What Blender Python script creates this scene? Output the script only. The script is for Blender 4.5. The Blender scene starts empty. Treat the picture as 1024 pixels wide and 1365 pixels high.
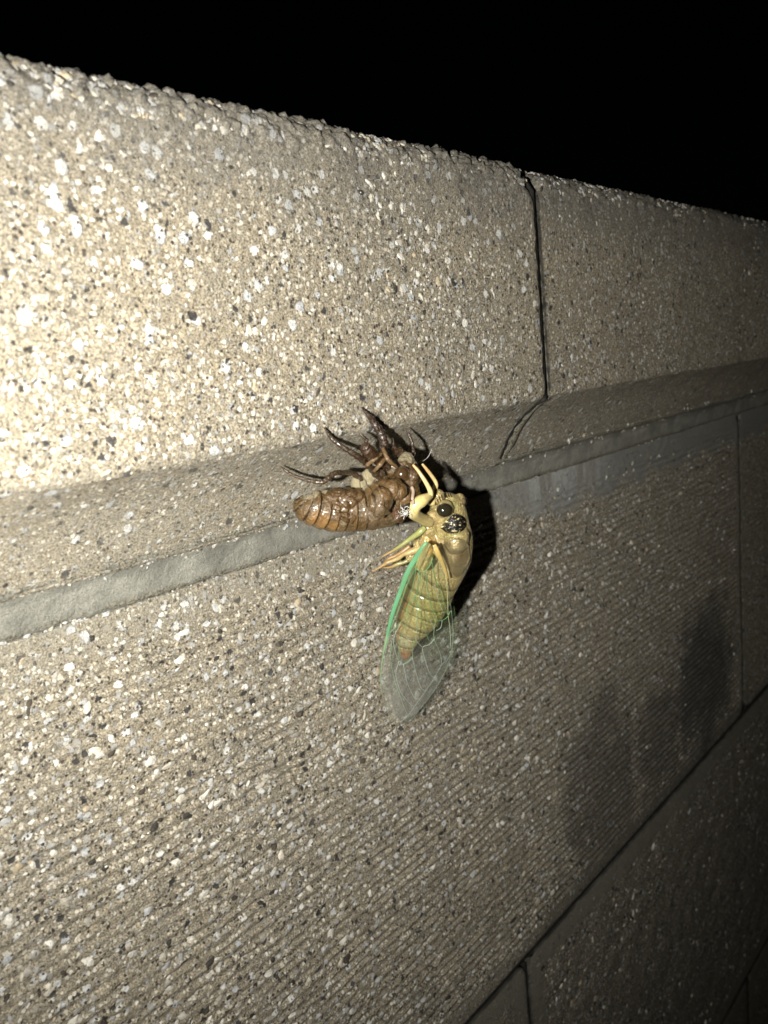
import bpy, math, random
import numpy as np
from mathutils import Vector, Matrix, Euler
from mathutils.bvhtree import BVHTree

random.seed(7)
rng = np.random.RandomState(7)
SC = bpy.context.scene
COL = SC.collection

# ------------------------------------------------------------------ camera
CAM_LOC = np.array([-0.46136, -0.15539, 0.23259])
CAM_ROT = (1.388104, 0.103384, -0.814717)
FPX = 1003.05                                   # focal length in photo pixels (photo is 1024 x 1365)
cd = bpy.data.cameras.new('camera')
cam = bpy.data.objects.new('camera', cd)
COL.objects.link(cam)
cam.location = CAM_LOC
cam.rotation_euler = CAM_ROT
cd.sensor_fit = 'VERTICAL'
cd.sensor_height = 36.0
cd.sensor_width = 27.0
cd.lens = FPX / 1365.0 * 36.0
cd.clip_start = 0.005
cd.clip_end = 200
cd.dof.use_dof = True
cd.dof.focus_distance = 0.20
cd.dof.aperture_fstop = 24.0
SC.camera = cam
CR = np.array(Euler(CAM_ROT, 'XYZ').to_matrix())

# ------------------------------------------------------------------ night sky, lights, exposure
W = bpy.data.worlds.new('World')
SC.world = W
W.use_nodes = True
wn = W.node_tree.nodes
wl = W.node_tree.links
bg = wn['Background']
sky = wn.new('ShaderNodeTexSky')
sky.sky_type = 'NISHITA'
sky.sun_disc = False
sky.sun_elevation = math.radians(12)
sky.sun_rotation = math.radians(200)
wl.new(sky.outputs[0], bg.inputs[0])
bg.inputs[1].default_value = 0.0001             # night

LIGHT_LOC = (-0.488, -0.141, 0.232)
ld = bpy.data.lights.new('phone_torch', 'SPOT')
ld.energy = 5.0
ld.spot_size = math.radians(118)
ld.spot_blend = 1.0
ld.color = (1.0, 0.96, 0.855)
ld.shadow_soft_size = 0.0025
lo = bpy.data.objects.new('phone_torch', ld)
lo.location = LIGHT_LOC
lo.rotation_euler = Vector((.140, .115, -.012)).to_track_quat('-Z', 'Y').to_euler()
COL.objects.link(lo)

SC.view_settings.view_transform = 'Standard'
SC.view_settings.look = 'None'
SC.view_settings.gamma = 1.0
SC.view_settings.exposure = 0.0
SC.view_settings.use_curve_mapping = False
SC.cycles.transparent_max_bounces = 16
SC.cycles.max_bounces = 8

# ------------------------------------------------------------------ helpers
def at(px, py, d):
    """world point seen at photo pixel (px, py), d millimetres in front of the wall plane"""
    q = CR @ np.array([(px - 512) / FPX, (682.5 - py) / FPX, -1.0])
    t = (-d / 1000.0 - CAM_LOC[1]) / q[1]
    return CAM_LOC + t * q

def scale_at(P):
    """metres per photo pixel at world point P"""
    return float(-(CR.T @ (np.array(P) - CAM_LOC))[2]) / FPX

def lerp(a, b, t): return a + (b - a) * t
def sstep(a, b, x):
    t = np.clip((x - a) / (b - a), 0, 1)
    return t * t * (3 - 2 * t)

def h3(i, j, k, s=0):
    n = (i.astype(np.int64) * 73856093) ^ (j.astype(np.int64) * 19349663) ^ (k.astype(np.int64) * 83492791) ^ (s * 2654435)
    n = (n ^ (n >> 13)) * 1274126177 & 0x7fffffff
    n = (n ^ (n >> 16)) * 1911520717 & 0x7fffffff
    return ((n ^ (n >> 11)) & 0xffffff) / float(0xffffff)

def vnoise(P, s=0):
    I = np.floor(P).astype(np.int64); f = P - I; f = f * f * (3 - 2 * f)
    r = 0
    for a in (0, 1):
        for b in (0, 1):
            for c in (0, 1):
                w = (f[:, 0] if a else 1 - f[:, 0]) * (f[:, 1] if b else 1 - f[:, 1]) * (f[:, 2] if c else 1 - f[:, 2])
                r = r + w * h3(I[:, 0] + a, I[:, 1] + b, I[:, 2] + c, s)
    return r * 2 - 1

def fbm(P, octs=3, s=0):
    r = 0; a = 1.0; t = 0
    for o in range(octs):
        r = r + a * vnoise(P * 2 ** o + 17.3 * o, s + o); t += a; a *= .5
    return r / t

def lumps(P, s=0):
    """rounded grain bumps: 1 - distance to the nearest jittered cell point"""
    I = np.floor(P).astype(np.int64)
    best = np.full(len(P), 9.0)
    for a in (-1, 0, 1):
        for b in (-1, 0, 1):
            for c in (-1, 0, 1):
                J = I + np.array([a, b, c])
                q = J + np.stack([h3(J[:, 0], J[:, 1], J[:, 2], s + k) for k in (1, 2, 3)], 1)
                best = np.minimum(best, ((P - q) ** 2).sum(1))
    return 1 - np.sqrt(best)

def link(name, V, F, mat, parent=None, smooth=True, origin=None, cols=None, attrs=None):
    V = np.asarray(V, dtype=float)
    o0 = np.array(origin) if origin is not None else (np.array(parent['_o']) if parent is not None else V.mean(0))
    me = bpy.data.meshes.new(name)
    Vl = (V - o0)
    if isinstance(F, np.ndarray):
        n, k = F.shape
        me.vertices.add(len(V)); me.vertices.foreach_set('co', Vl.ravel())
        me.loops.add(n * k); me.loops.foreach_set('vertex_index', F.ravel().astype(np.int32))
        me.polygons.add(n); me.polygons.foreach_set('loop_start', np.arange(0, n * k, k, dtype=np.int32))
        me.update(calc_edges=True); me.validate()
    else:
        me.from_pydata([tuple(v) for v in Vl], [], F)
    me.polygons.foreach_set('use_smooth', [smooth] * len(me.polygons))
    if cols is not None:
        a = me.color_attributes.new('tint', 'FLOAT_COLOR', 'POINT')
        c = np.ones((len(V), 4)); c[:, :3] = cols
        a.data.foreach_set('color', c.ravel())
    for k, v in (attrs or {}).items():
        a = me.attributes.new(k, 'FLOAT', 'POINT')
        a.data.foreach_set('value', np.asarray(v, dtype=np.float32))
    me.materials.append(mat)
    me.update()
    ob = bpy.data.objects.new(name, me)
    COL.objects.link(ob)
    ob['_o'] = [float(x) for x in o0]
    if parent is not None:
        ob.parent = parent
        ob.location = o0 - np.array(parent['_o'])
    else:
        ob.location = o0
    return ob

def thing(name, label, cat, loc, group=None):
    o = bpy.data.objects.new(name, None)
    COL.objects.link(o)
    o.empty_display_size = .01
    o.location = loc
    o['_o'] = [float(x) for x in loc]
    o['label'] = label; o['category'] = cat
    if group: o['group'] = group
    return o

def catmull(P, n):
    P = np.asarray(P, dtype=float)
    Q = np.vstack([2 * P[0] - P[1], P, 2 * P[-1] - P[-2]])
    out = []
    for i in range(len(P) - 1):
        p0, p1, p2, p3 = Q[i:i + 4]
        for t in np.linspace(0, 1, n, endpoint=False):
            out.append(.5 * ((2 * p1) + (-p0 + p2) * t + (2 * p0 - 5 * p1 + 4 * p2 - p3) * t * t + (-p0 + 3 * p1 - 3 * p2 + p3) * t ** 3))
    out.append(P[-1])
    return np.array(out)

def loft(C, A, B=None, up=(0, 0, 1), seg=16, caps=True, shape=None):
    """skin ellipses (half axes A sideways, B along up) down the centre line C"""
    C = np.asarray(C, float); n = len(C)
    A = np.broadcast_to(np.asarray(A, float), (n,)); B = A if B is None else np.broadcast_to(np.asarray(B, float), (n,))
    T = np.gradient(C, axis=0); T /= np.linalg.norm(T, axis=1)[:, None] + 1e-12
    u = np.array(up, float)
    V = []
    th = np.linspace(0, 2 * np.pi, seg, endpoint=False)
    for i in range(n):
        b = u - T[i] * (u @ T[i])
        if np.linalg.norm(b) < 1e-3: b = np.array([1., 0, 0]) - T[i] * T[i][0]
        b /= np.linalg.norm(b)
        if caps is None: u = b
        a = np.cross(T[i], b)
        k = shape(i / (n - 1), th) if shape else 1.0
        V.append(C[i] + (np.outer(np.cos(th) * A[i] * k, a) + np.outer(np.sin(th) * B[i] * k, b)))
    V = np.vstack(V)
    F = []
    for i in range(n - 1):
        for j in range(seg):
            k = (j + 1) % seg
            F.append((i * seg + j, i * seg + k, (i + 1) * seg + k, (i + 1) * seg + j))
    m = len(V)
    V = np.vstack([V, C[0] - T[0] * min(A[0], B[0]) * .4, C[-1] + T[-1] * min(A[-1], B[-1]) * .4])
    for j in range(seg):
        k = (j + 1) % seg
        F.append((m, k, j)); F.append((m + 1, (n - 1) * seg + j, (n - 1) * seg + k))
    return V, F

def ell(c, r, R=None, nu=20, nv=14):
    V = [(0, 0, 1.0)]
    for i in range(1, nv):
        t = math.pi * i / nv
        for j in range(nu):
            p = 2 * math.pi * j / nu
            V.append((math.sin(t) * math.cos(p), math.sin(t) * math.sin(p), math.cos(t)))
    V.append((0, 0, -1.0))
    V = np.array(V) * np.array(r)
    if R is not None: V = V @ np.array(R).T
    F = [(0, 1 + j, 1 + (j + 1) % nu) for j in range(nu)]
    for i in range(nv - 2):
        for j in range(nu):
            a = 1 + i * nu + j; b = 1 + i * nu + (j + 1) % nu
            F.append((a, a + nu, b + nu, b))
    m = len(V) - 1; o = 1 + (nv - 2) * nu
    F += [(m, o + (j + 1) % nu, o + j) for j in range(nu)]
    return V + np.array(c), F

def merge(parts):
    V = []; F = []; o = 0
    for v, f in parts:
        V.append(v); F += [tuple(i + o for i in q) for q in f]; o += len(v)
    return np.vstack(V), F

def fuse(parts, voxel, smooth=2):
    """union overlapping closed meshes into one continuous skin"""
    V, F = merge(parts)
    S = 1000.0
    me = bpy.data.meshes.new('tmp'); me.from_pydata([tuple(v) for v in V * S], [], F)
    ob = bpy.data.objects.new('tmp', me); COL.objects.link(ob)
    m = ob.modifiers.new('r', 'REMESH'); m.mode = 'VOXEL'; m.voxel_size = voxel * S
    s = ob.modifiers.new('s', 'SMOOTH'); s.factor = .5; s.iterations = smooth
    dg = bpy.context.evaluated_depsgraph_get()
    e = ob.evaluated_get(dg).to_mesh()
    n = len(e.vertices); co = np.zeros(n * 3); e.vertices.foreach_get('co', co)
    FF = [tuple(p.vertices) for p in e.polygons]
    bpy.data.objects.remove(ob)
    return co.reshape(-1, 3) / S, FF

def vnormals(V, F):
    Q = np.array([f if len(f) == 4 else (f[0], f[1], f[2], f[2]) for f in F])
    n = np.cross(V[Q[:, 2]] - V[Q[:, 0]], V[Q[:, 3]] - V[Q[:, 1]])
    N = np.zeros_like(V)
    for k in range(4): np.add.at(N, Q[:, k], n)
    return N / (np.linalg.norm(N, axis=1)[:, None] + 1e-15)

class Skin:
    """find points on a finished surface along the photo's lines of sight"""
    def __init__(s, V, F): s.t = BVHTree.FromPolygons([tuple(v) for v in V], F)
    def hit(s, px, py):
        q = CR @ np.array([(px - 512) / FPX, (682.5 - py) / FPX, -1.0]); q /= np.linalg.norm(q)
        L, N, i, d = s.t.ray_cast(Vector(CAM_LOC), Vector(q))
        if L is None:
            L, N, i, d = s.t.find_nearest(Vector(CAM_LOC + q * .2))
        N = np.array(N)
        if N @ q > 0: N = -N
        return np.array(L), N

# ------------------------------------------------------------------ node helpers
class NT:
    def __init__(s, name):
        s.m = bpy.data.materials.new(name); s.m.use_nodes = True
        s.t = s.m.node_tree; s.t.nodes.clear()
        s.out = s.n('ShaderNodeOutputMaterial')
    def n(s, typ, **kw):
        x = s.t.nodes.new(typ)
        for k, v in kw.items(): setattr(x, k, v)
        return x
    def w(s, a, b):
        if isinstance(a, (int, float)): b.default_value = a
        elif isinstance(a, tuple): b.default_value = a if len(a) == len(b.default_value) else (*a, 1)
        else: s.t.links.new(a, b)
    def math(s, op, a, b=0.0, c=0.0, clamp=False):
        x = s.n('ShaderNodeMath', operation=op); x.use_clamp = clamp
        s.w(a, x.inputs[0]); s.w(b, x.inputs[1]); s.w(c, x.inputs[2])
        return x.outputs[0]
    def mix(s, f, a, b, mode='MIX'):
        x = s.n('ShaderNodeMix', data_type='RGBA', blend_type=mode)
        s.w(f, x.inputs[0]); s.w(a, x.inputs[6]); s.w(b, x.inputs[7])
        return x.outputs[2]
    def noise(s, vec, scale, detail=3, rough=.55, out=0):
        x = s.n('ShaderNodeTexNoise'); s.w(vec, x.inputs['Vector'])
        x.inputs['Scale'].default_value = scale; x.inputs['Detail'].default_value = detail; x.inputs['Roughness'].default_value = rough
        return x.outputs[out]
    def ramp(s, v, lo, hi, a=0.0, b=1.0, smooth=True):
        x = s.n('ShaderNodeMapRange', interpolation_type='SMOOTHSTEP' if smooth else 'LINEAR')
        s.w(v, x.inputs[0]); s.w(lo, x.inputs[1]); s.w(hi, x.inputs[2]); s.w(a, x.inputs[3]); s.w(b, x.inputs[4])
        return x.outputs[0]
    def vmath(s, op, a, b=None, sc=None):
        x = s.n('ShaderNodeVectorMath', operation=op)
        s.w(a, x.inputs[0])
        if b is not None: s.w(b, x.inputs[1])
        if sc is not None: x.inputs['Scale'].default_value = sc
        return x.outputs[0]
    def attr(s, name, out='Fac'):
        x = s.n('ShaderNodeAttribute'); x.attribute_name = name
        return x.outputs[out]
    def bsdf(s, **kw):
        x = s.n('ShaderNodeBsdfPrincipled')
        for k, v in kw.items(): s.w(v, x.inputs[k.replace('_', ' ')])
        return x
    def bump(s, h, dist, strength=1.0, normal=None):
        x = s.n('ShaderNodeBump'); s.w(h, x.inputs['Height']); x.inputs['Distance'].default_value = dist; x.inputs['Strength'].default_value = strength
        if normal is not None: s.w(normal, x.inputs['Normal'])
        return x.outputs[0]
    def done(s, sh):
        s.t.links.new(sh, s.out.inputs['Surface']); return s.m

# ------------------------------------------------------------------ concrete
def concrete(name, base_a, base_b, dens, stains=False, dark=1.0):
    t = NT(name)
    pos = t.n('ShaderNodeNewGeometry').outputs['Position']
    mm = t.vmath('SCALE', pos, sc=1000.0)
    wob = t.noise(mm, .9, 3, .6, out=1)
    wob = t.vmath('SUBTRACT', wob, (.5, .5, .5))
    mmw = t.vmath('ADD', mm, t.vmath('SCALE', wob, sc=2.0))
    rough = t.attr('coarse')                       # 1 open split face, 0 smooth skin
    n_big = t.noise(mm, .035, 4)
    n_mid = t.noise(mm, .35, 4)
    n_fine = t.noise(mm, 2.3, 4, .7)
    col = t.mix(t.ramp(n_big, .35, .65), base_a, base_b)
    col = t.mix(t.ramp(n_mid, .3, .75), col, t.mix(.6, col, (.20, .19, .175)))
    col = t.mix(t.ramp(n_fine, .34, .66), t.mix(.80, col, (.055, .048, .038)), t.mix(.42, col, (.66, .60, .48)))
    height = t.math('MULTIPLY', n_fine, .8)
    wob2 = t.vmath('SUBTRACT', t.noise(mm, 2.6, 2, out=1), (.5, .5, .5))
    mmf = t.vmath('ADD', mm, t.vmath('SCALE', wob2, sc=.8))
    def grains(cell, density, rad, colour, lift, col, height, seed, vary=None, soft=.10, follow=True):
        v = t.n('ShaderNodeTexVoronoi', feature='F1'); v.inputs['Scale'].default_value = 1.0 / cell
        t.w(t.vmath('ADD', mmf if cell < 1.3 else mmw, (seed * 13.7, seed * 7.1, seed * 3.3)), v.inputs['Vector'])
        sep = t.n('ShaderNodeSeparateColor'); t.w(v.outputs['Color'], sep.inputs[0])
        pick = t.math('LESS_THAN', sep.outputs[0], t.math('MULTIPLY', t.ramp(rough, 0, 1, .35, 1.0), density) if follow else density)
        r = t.ramp(sep.outputs[1], 0, 1, rad * .55, rad, False)
        edge = t.math('SUBTRACT', r, v.outputs['Distance'])
        m = t.math('MULTIPLY', t.ramp(edge, 0, soft), pick)
        c = colour
        if vary is not None: c = t.mix(sep.outputs[2], colour, vary)
        cn = t.mix(t.math('MULTIPLY', m, .93), col, c)
        hn = t.math('ADD', height, t.math('MULTIPLY', m, lift))
        return cn, hn
    col, height = grains(.70, .60 * dens, .56, (.66, .60, .49), .3, col, height, 1, (.32, .26, .18))
    col, height = grains(1.8, .40 * dens, .52, (.42, .43, .44), .5, col, height, 2, (.30, .27, .23))
    col, height = grains(1.15, .44 * dens, .54, (.80, .77, .70), .6, col, height, 3, (.55, .50, .42))
    col, height = grains(2.7, .22 * dens, .52, (.80, .79, .76), .8, col, height, 4, (.50, .52, .55))
    col, height = grains(.85, .20 * dens, .55, (.020, .019, .020), -.9, col, height, 5, (.06, .045, .035))
    col, height = grains(2.3, .085 * dens, .50, (.018, .018, .020), -1.2, col, height, 6, (.05, .05, .055))
    # smooth cement skin hides most grains
    skin = t.math('SUBTRACT', 1.0, rough)
    skinmask = t.math('MULTIPLY', t.ramp(t.math('ADD', n_mid, t.math('MULTIPLY', n_fine, .35)), .42, .72), skin)
    col = t.mix(t.math('MULTIPLY', skinmask, .75), col, t.mix(n_fine, (.17, .165, .145), (.33, .31, .26)))
    sx = t.n('ShaderNodeSeparateXYZ'); t.w(mm, sx.inputs[0])
    X, Z = sx.outputs[0], sx.outputs[2]
    # greyer and darker towards the top of the wall
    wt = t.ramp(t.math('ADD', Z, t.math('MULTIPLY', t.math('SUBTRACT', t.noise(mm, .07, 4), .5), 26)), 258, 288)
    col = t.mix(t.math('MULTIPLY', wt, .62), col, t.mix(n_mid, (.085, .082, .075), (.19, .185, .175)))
    if stains:
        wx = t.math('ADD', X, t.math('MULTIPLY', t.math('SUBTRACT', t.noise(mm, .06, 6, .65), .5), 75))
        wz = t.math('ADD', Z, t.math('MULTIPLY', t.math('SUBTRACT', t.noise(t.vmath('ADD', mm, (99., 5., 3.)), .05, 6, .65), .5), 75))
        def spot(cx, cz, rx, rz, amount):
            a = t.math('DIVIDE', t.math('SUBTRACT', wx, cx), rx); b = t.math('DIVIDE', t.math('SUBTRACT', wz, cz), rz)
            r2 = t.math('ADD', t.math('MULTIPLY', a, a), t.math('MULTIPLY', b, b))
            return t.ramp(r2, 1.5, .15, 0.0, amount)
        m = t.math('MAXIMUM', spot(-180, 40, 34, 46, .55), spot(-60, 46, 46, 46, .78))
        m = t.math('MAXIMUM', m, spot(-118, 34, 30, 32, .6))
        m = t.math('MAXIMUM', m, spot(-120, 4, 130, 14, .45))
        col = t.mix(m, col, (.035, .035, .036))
        # cement smeared down from the bed joint, and a pale lime bloom
        jag = t.math('MULTIPLY', t.math('SUBTRACT', t.noise(mm, .09, 4), .5), 22)
        streak = t.noise(t.vmath('MULTIPLY', mm, (.16, .16, .02)), 1.0, 3)
        low = t.math('ADD', 187, t.math('MULTIPLY', t.ramp(X, -275, -215), -17))
        sm = t.ramp(t.math('ADD', Z, jag), low, t.math('ADD', low, 6))
        col = t.mix(t.math('MULTIPLY', sm, t.ramp(streak, .25, .6, .55, .92)), col, t.mix(n_fine, (.17, .175, .165), (.30, .305, .29)))
        bl = t.math('MULTIPLY', t.ramp(t.math('ADD', X, jag), -236, -222), t.ramp(t.math('ADD', X, jag), -150, -185))
        bl = t.math('MULTIPLY', bl, t.ramp(t.math('ADD', Z, jag), 168, 188))
        bl = t.math('MULTIPLY', bl, t.ramp(streak, .35, .62))
        col = t.mix(t.math('MULTIPLY', bl, .6), col, (.50, .51, .52))
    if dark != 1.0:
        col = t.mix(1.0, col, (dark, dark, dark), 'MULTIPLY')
    gr = t.attr('edge_shade')  # block edges blackened: joint shade painted over their lit bevels
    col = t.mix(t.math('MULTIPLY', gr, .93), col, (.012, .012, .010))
    n1 = t.bump(height, .0007, 1.0)
    n2 = t.bump(t.noise(mm, 5.0, 3, .7), .00018, .9, n1)
    b = t.bsdf(Base_Color=col, Roughness=.78, Normal=n2)
    b.inputs['Specular IOR Level'].default_value = .4
    return t.done(b.outputs[0])

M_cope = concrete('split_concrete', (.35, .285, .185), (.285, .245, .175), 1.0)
M_block = concrete('combed_concrete', (.32, .27, .185), (.26, .228, .172), 1.0, stains=True)
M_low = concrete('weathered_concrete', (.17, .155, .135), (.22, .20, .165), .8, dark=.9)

def m_mortar():
    t = NT('mortar')
    pos = t.n('ShaderNodeNewGeometry').outputs['Position']
    mm = t.vmath('SCALE', pos, sc=1000.0)
    n1 = t.noise(mm, .12, 5, .6); n2 = t.noise(mm, 2.5, 4, .7)
    col = t.mix(t.ramp(n1, .3, .7), (.21, .21, .185), (.40, .395, .35))
    col = t.mix(t.ramp(n2, .2, .8), t.mix(.6, col, (.07, .07, .06)), col)
    v = t.n('ShaderNodeTexVoronoi'); t.w(mm, v.inputs['Vector']); v.inputs['Scale'].default_value = .62
    sep = t.n('ShaderNodeSeparateColor'); t.w(v.outputs['Color'], sep.inputs[0])
    m = t.math('MULTIPLY', t.ramp(v.outputs['Distance'], .34, .22), t.math('LESS_THAN', sep.outputs[0], .0))
    col = t.mix(t.ramp(t.noise(mm, 1.1, 4, .7), .64, .70, 0, .8), col, (.05, .05, .045))
    sz = t.n('ShaderNodeSeparateXYZ'); t.w(mm, sz.inputs[0]); z_ = sz.outputs[2]
    ed = t.math('MAXIMUM', t.ramp(z_, 195.5, 198.6), t.ramp(z_, 190.6, 188.4))
    mt = t.math('MULTIPLY', ed, t.ramp(t.math('ADD', t.noise(mm, .35, 4, .7), t.math('MULTIPLY', t.noise(mm, .05, 2), .5)), .62, .80))
    col = t.mix(t.math('MULTIPLY', mt, .9), col, t.mix(t.ramp(t.noise(mm, 1.5, 4, .7), .42, .58), (.035, .035, .03), (.30, .27, .20)))
    h = t.math('SUBTRACT', t.math('ADD', n2, t.noise(mm, 7, 3)), t.math('MULTIPLY', m, 1.5))
    b = t.bsdf(Base_Color=col, Roughness=.72, Normal=t.bump(t.math('ADD', h, t.math('MULTIPLY', t.noise(mm, .7, 5, .7), 2.5)), .00040))
    return t.done(b.outputs[0])
M_mortar = m_mortar()

def m_stone():
    t = NT('aggregate_stone')
    pos = t.n('ShaderNodeNewGeometry').outputs['Position']
    mm = t.vmath('SCALE', pos, sc=1000.0)
    c = t.attr('tint', 'Color')
    n = t.noise(mm, 2.4, 4, .7)
    col = t.mix(t.ramp(n, .25, .7), t.mix(.45, c, (.16, .14, .11)), c)
    b = t.bsdf(Base_Color=col, Roughness=.7, Normal=t.bump(t.noise(mm, 3.2, 4, .7), .00035))
    b.inputs['Specular IOR Level'].default_value = .25
    return t.done(b.outputs[0])
M_stone = m_stone()

# ------------------------------------------------------------------ the wall
Z_TOP = .2905; COPE_D = -.026
COVE = np.array([(-.0050, .1975), (-.0064, .1998), (-.0084, .2030), (-.0108, .2072), (-.0138, .2110), (-.0178, .2144), (-.0218, .2170), (-.0256, .2187)])
def cove(u):
    t = np.linspace(0, 1, len(COVE)); return float(np.interp(u, t, COVE[:, 0])), float(np.interp(u, t, COVE[:, 1]))
wall = thing('block_wall', 'weathered tan concrete block wall with protruding rough coping blocks and combed blocks below', 'wall', (-.2, 0, -.95))

def xs_adaptive(x0, x1, base, view=True):
    xs = [x0]; x = x0
    while x < x1:
        d = math.hypot(x + .461, .15)
        dx = base * (d / .155) ** 1.15
        if x < -.445: dx = min(.006, max(base, (-.445 - x) * .35))
        if x > .12: dx = .008
        # keep the ends of the block fine so the arris is crisp
        e = min(x - x0, x1 - x)
        dx = min(dx, max(base, e * .35 + base)) if x > -.45 else dx
        x += dx; xs.append(min(x, x1))
    if xs[-1] - xs[-2] < 1e-6: xs.pop(-2)
    return np.array(xs)

def resample(pts, steps):
    """profile polyline (y, z) -> points, segment i cut into pieces of about steps[i]"""
    out = []
    for i in range(len(pts) - 1):
        a, b = np.array(pts[i]), np.array(pts[i + 1])
        n = max(1, int(round(np.linalg.norm(b - a) / steps[i])))
        for k in range(n): out.append(a + (b - a) * k / n)
    out.append(np.array(pts[-1]))
    return np.array(out)

def build_block(name, x0, x1, prof, base, mat, disp, parent, zmid):
    xs = xs_adaptive(x0, x1, base)
    P = prof; m = len(P); n = len(xs)
    T = np.roll(P, -1, 0) - np.roll(P, 1, 0); T[0] = P[1] - P[0]; T[-1] = P[-1] - P[-2]
    T /= np.linalg.norm(T, axis=1)[:, None]
    N = np.stack([-T[:, 1], T[:, 0]], 1)             # outward: path runs up the front, so normal is (-dz, dy)
    X = np.repeat(xs[:, None], m, 1); Y = np.repeat(P[None, :, 0], n, 0); Z = np.repeat(P[None, :, 1], n, 0)
    V = np.stack([X.ravel(), Y.ravel(), Z.ravel()], 1)
    NN = np.stack([np.zeros(n * m), np.tile(N[:, 0], n), np.tile(N[:, 1], n)], 1)
    res = disp(V, NN, x0, x1); off, coarse = res[0], res[1]
    edge_shade = res[2] if len(res) > 2 else np.zeros(len(V))
    V2 = V + NN * off[:, None]
    i = np.arange(n - 1)[:, None] * m; j = np.arange(m - 1)[None, :]
    a = i + j
    F = np.stack([a, a + m, a + m + 1, a + 1], -1).reshape(-1, 4)
    cap0 = list(range(m)); 
    # end caps as quads strips to a centre line: simple fan turned into quads with a doubled centre
    c0 = len(V2); c1 = c0 + 1
    ctr = np.array([[x0, .05, zmid], [x1, .05, zmid]])
    V2 = np.vstack([V2, ctr])
    off_ = (n - 1) * m
    fans = []
    for k in range(0, m - 2, 2):
        fans.append((c0, k, k + 1, k + 2)); fans.append((c1, off_ + k + 2, off_ + k + 1, off_ + k))
    F = np.vstack([F, np.array(fans)])
    coarse = np.append(coarse, [1, 1]); edge_shade = np.append(edge_shade, [1, 1])
    ob = link(name, V2, F, mat, parent, True, origin=(.5 * (x0 + x1), 0, P[:, 1].min()), attrs={'coarse': coarse, 'edge_shade': edge_shade})
    return ob

def disp_cope(V, NN, x0, x1):
    mm = V * 1000
    e = np.minimum(V[:, 0] - x0, x1 - V[:, 0])
    front = sstep(.06, .03, V[:, 1])
    face = sstep(.2185, .221, V[:, 2]) * front
    rim = sstep(.2795, .2850, V[:, 2] + .0012 * fbm(mm * .09, 2, 5))
    under = 1 - face
    o = .00030 * face * fbm(mm * .8, 3, 1)
    o += face * .00030 * (lumps(mm * .55, 3) - .4)
    o += rim * front * (.0016 * (lumps(mm * .34, 9) - .45) + .0011 * (lumps(mm * .70, 12) - .4))
    o += .0007 * fbm(mm * .035, 3, 21) * (face + .6 * rim)
    o += under * front * (.00012 * fbm(mm * .9, 3, 31) + .0004 * fbm(mm * .06, 2, 33))
    # chips along the lower arris of the face
    ar = np.exp(-((V[:, 2] - .2188) / .0012) ** 2) * front
    o -= ar * (.0004 + .0007 * np.clip(fbm(mm * .22, 3, 41), 0, 1))
    # rounded ends
    r = .0045
    ez = np.minimum(V[:, 2] - .2185, Z_TOP - V[:, 2])
    corner = np.clip(r - e, 0, r) ** 2 + np.clip(r - ez, 0, r) ** 2
    sd = r - np.sqrt(corner)
    er = x1 - V[:, 0]
    o -= .0011 * np.exp(-np.maximum(er, 0) / .0009) * (1 + .6 * fbm(mm * .3, 2, 51)) + .0002 * np.exp(-np.maximum(V[:, 0] - x0, 0) / .0006)
    if x0 > -.3: o -= front * .0009
    edge_shade = np.exp(-np.maximum(e - .0001, 0) / .00045) * (1 + .5 * fbm(mm * .4, 2, 52))
    o -= .004 * sstep(0, -.0012, sd) * face
    o -= rim * front * .0045 * np.exp(-(e / .0035) ** 2)
    coarse = np.clip(face * (1 - .25 * under), 0, 1) * .97 + .03
    coarse = np.where(under > .5, .62, coarse)
    return o, coarse, np.clip(edge_shade, 0, 1)

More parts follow.
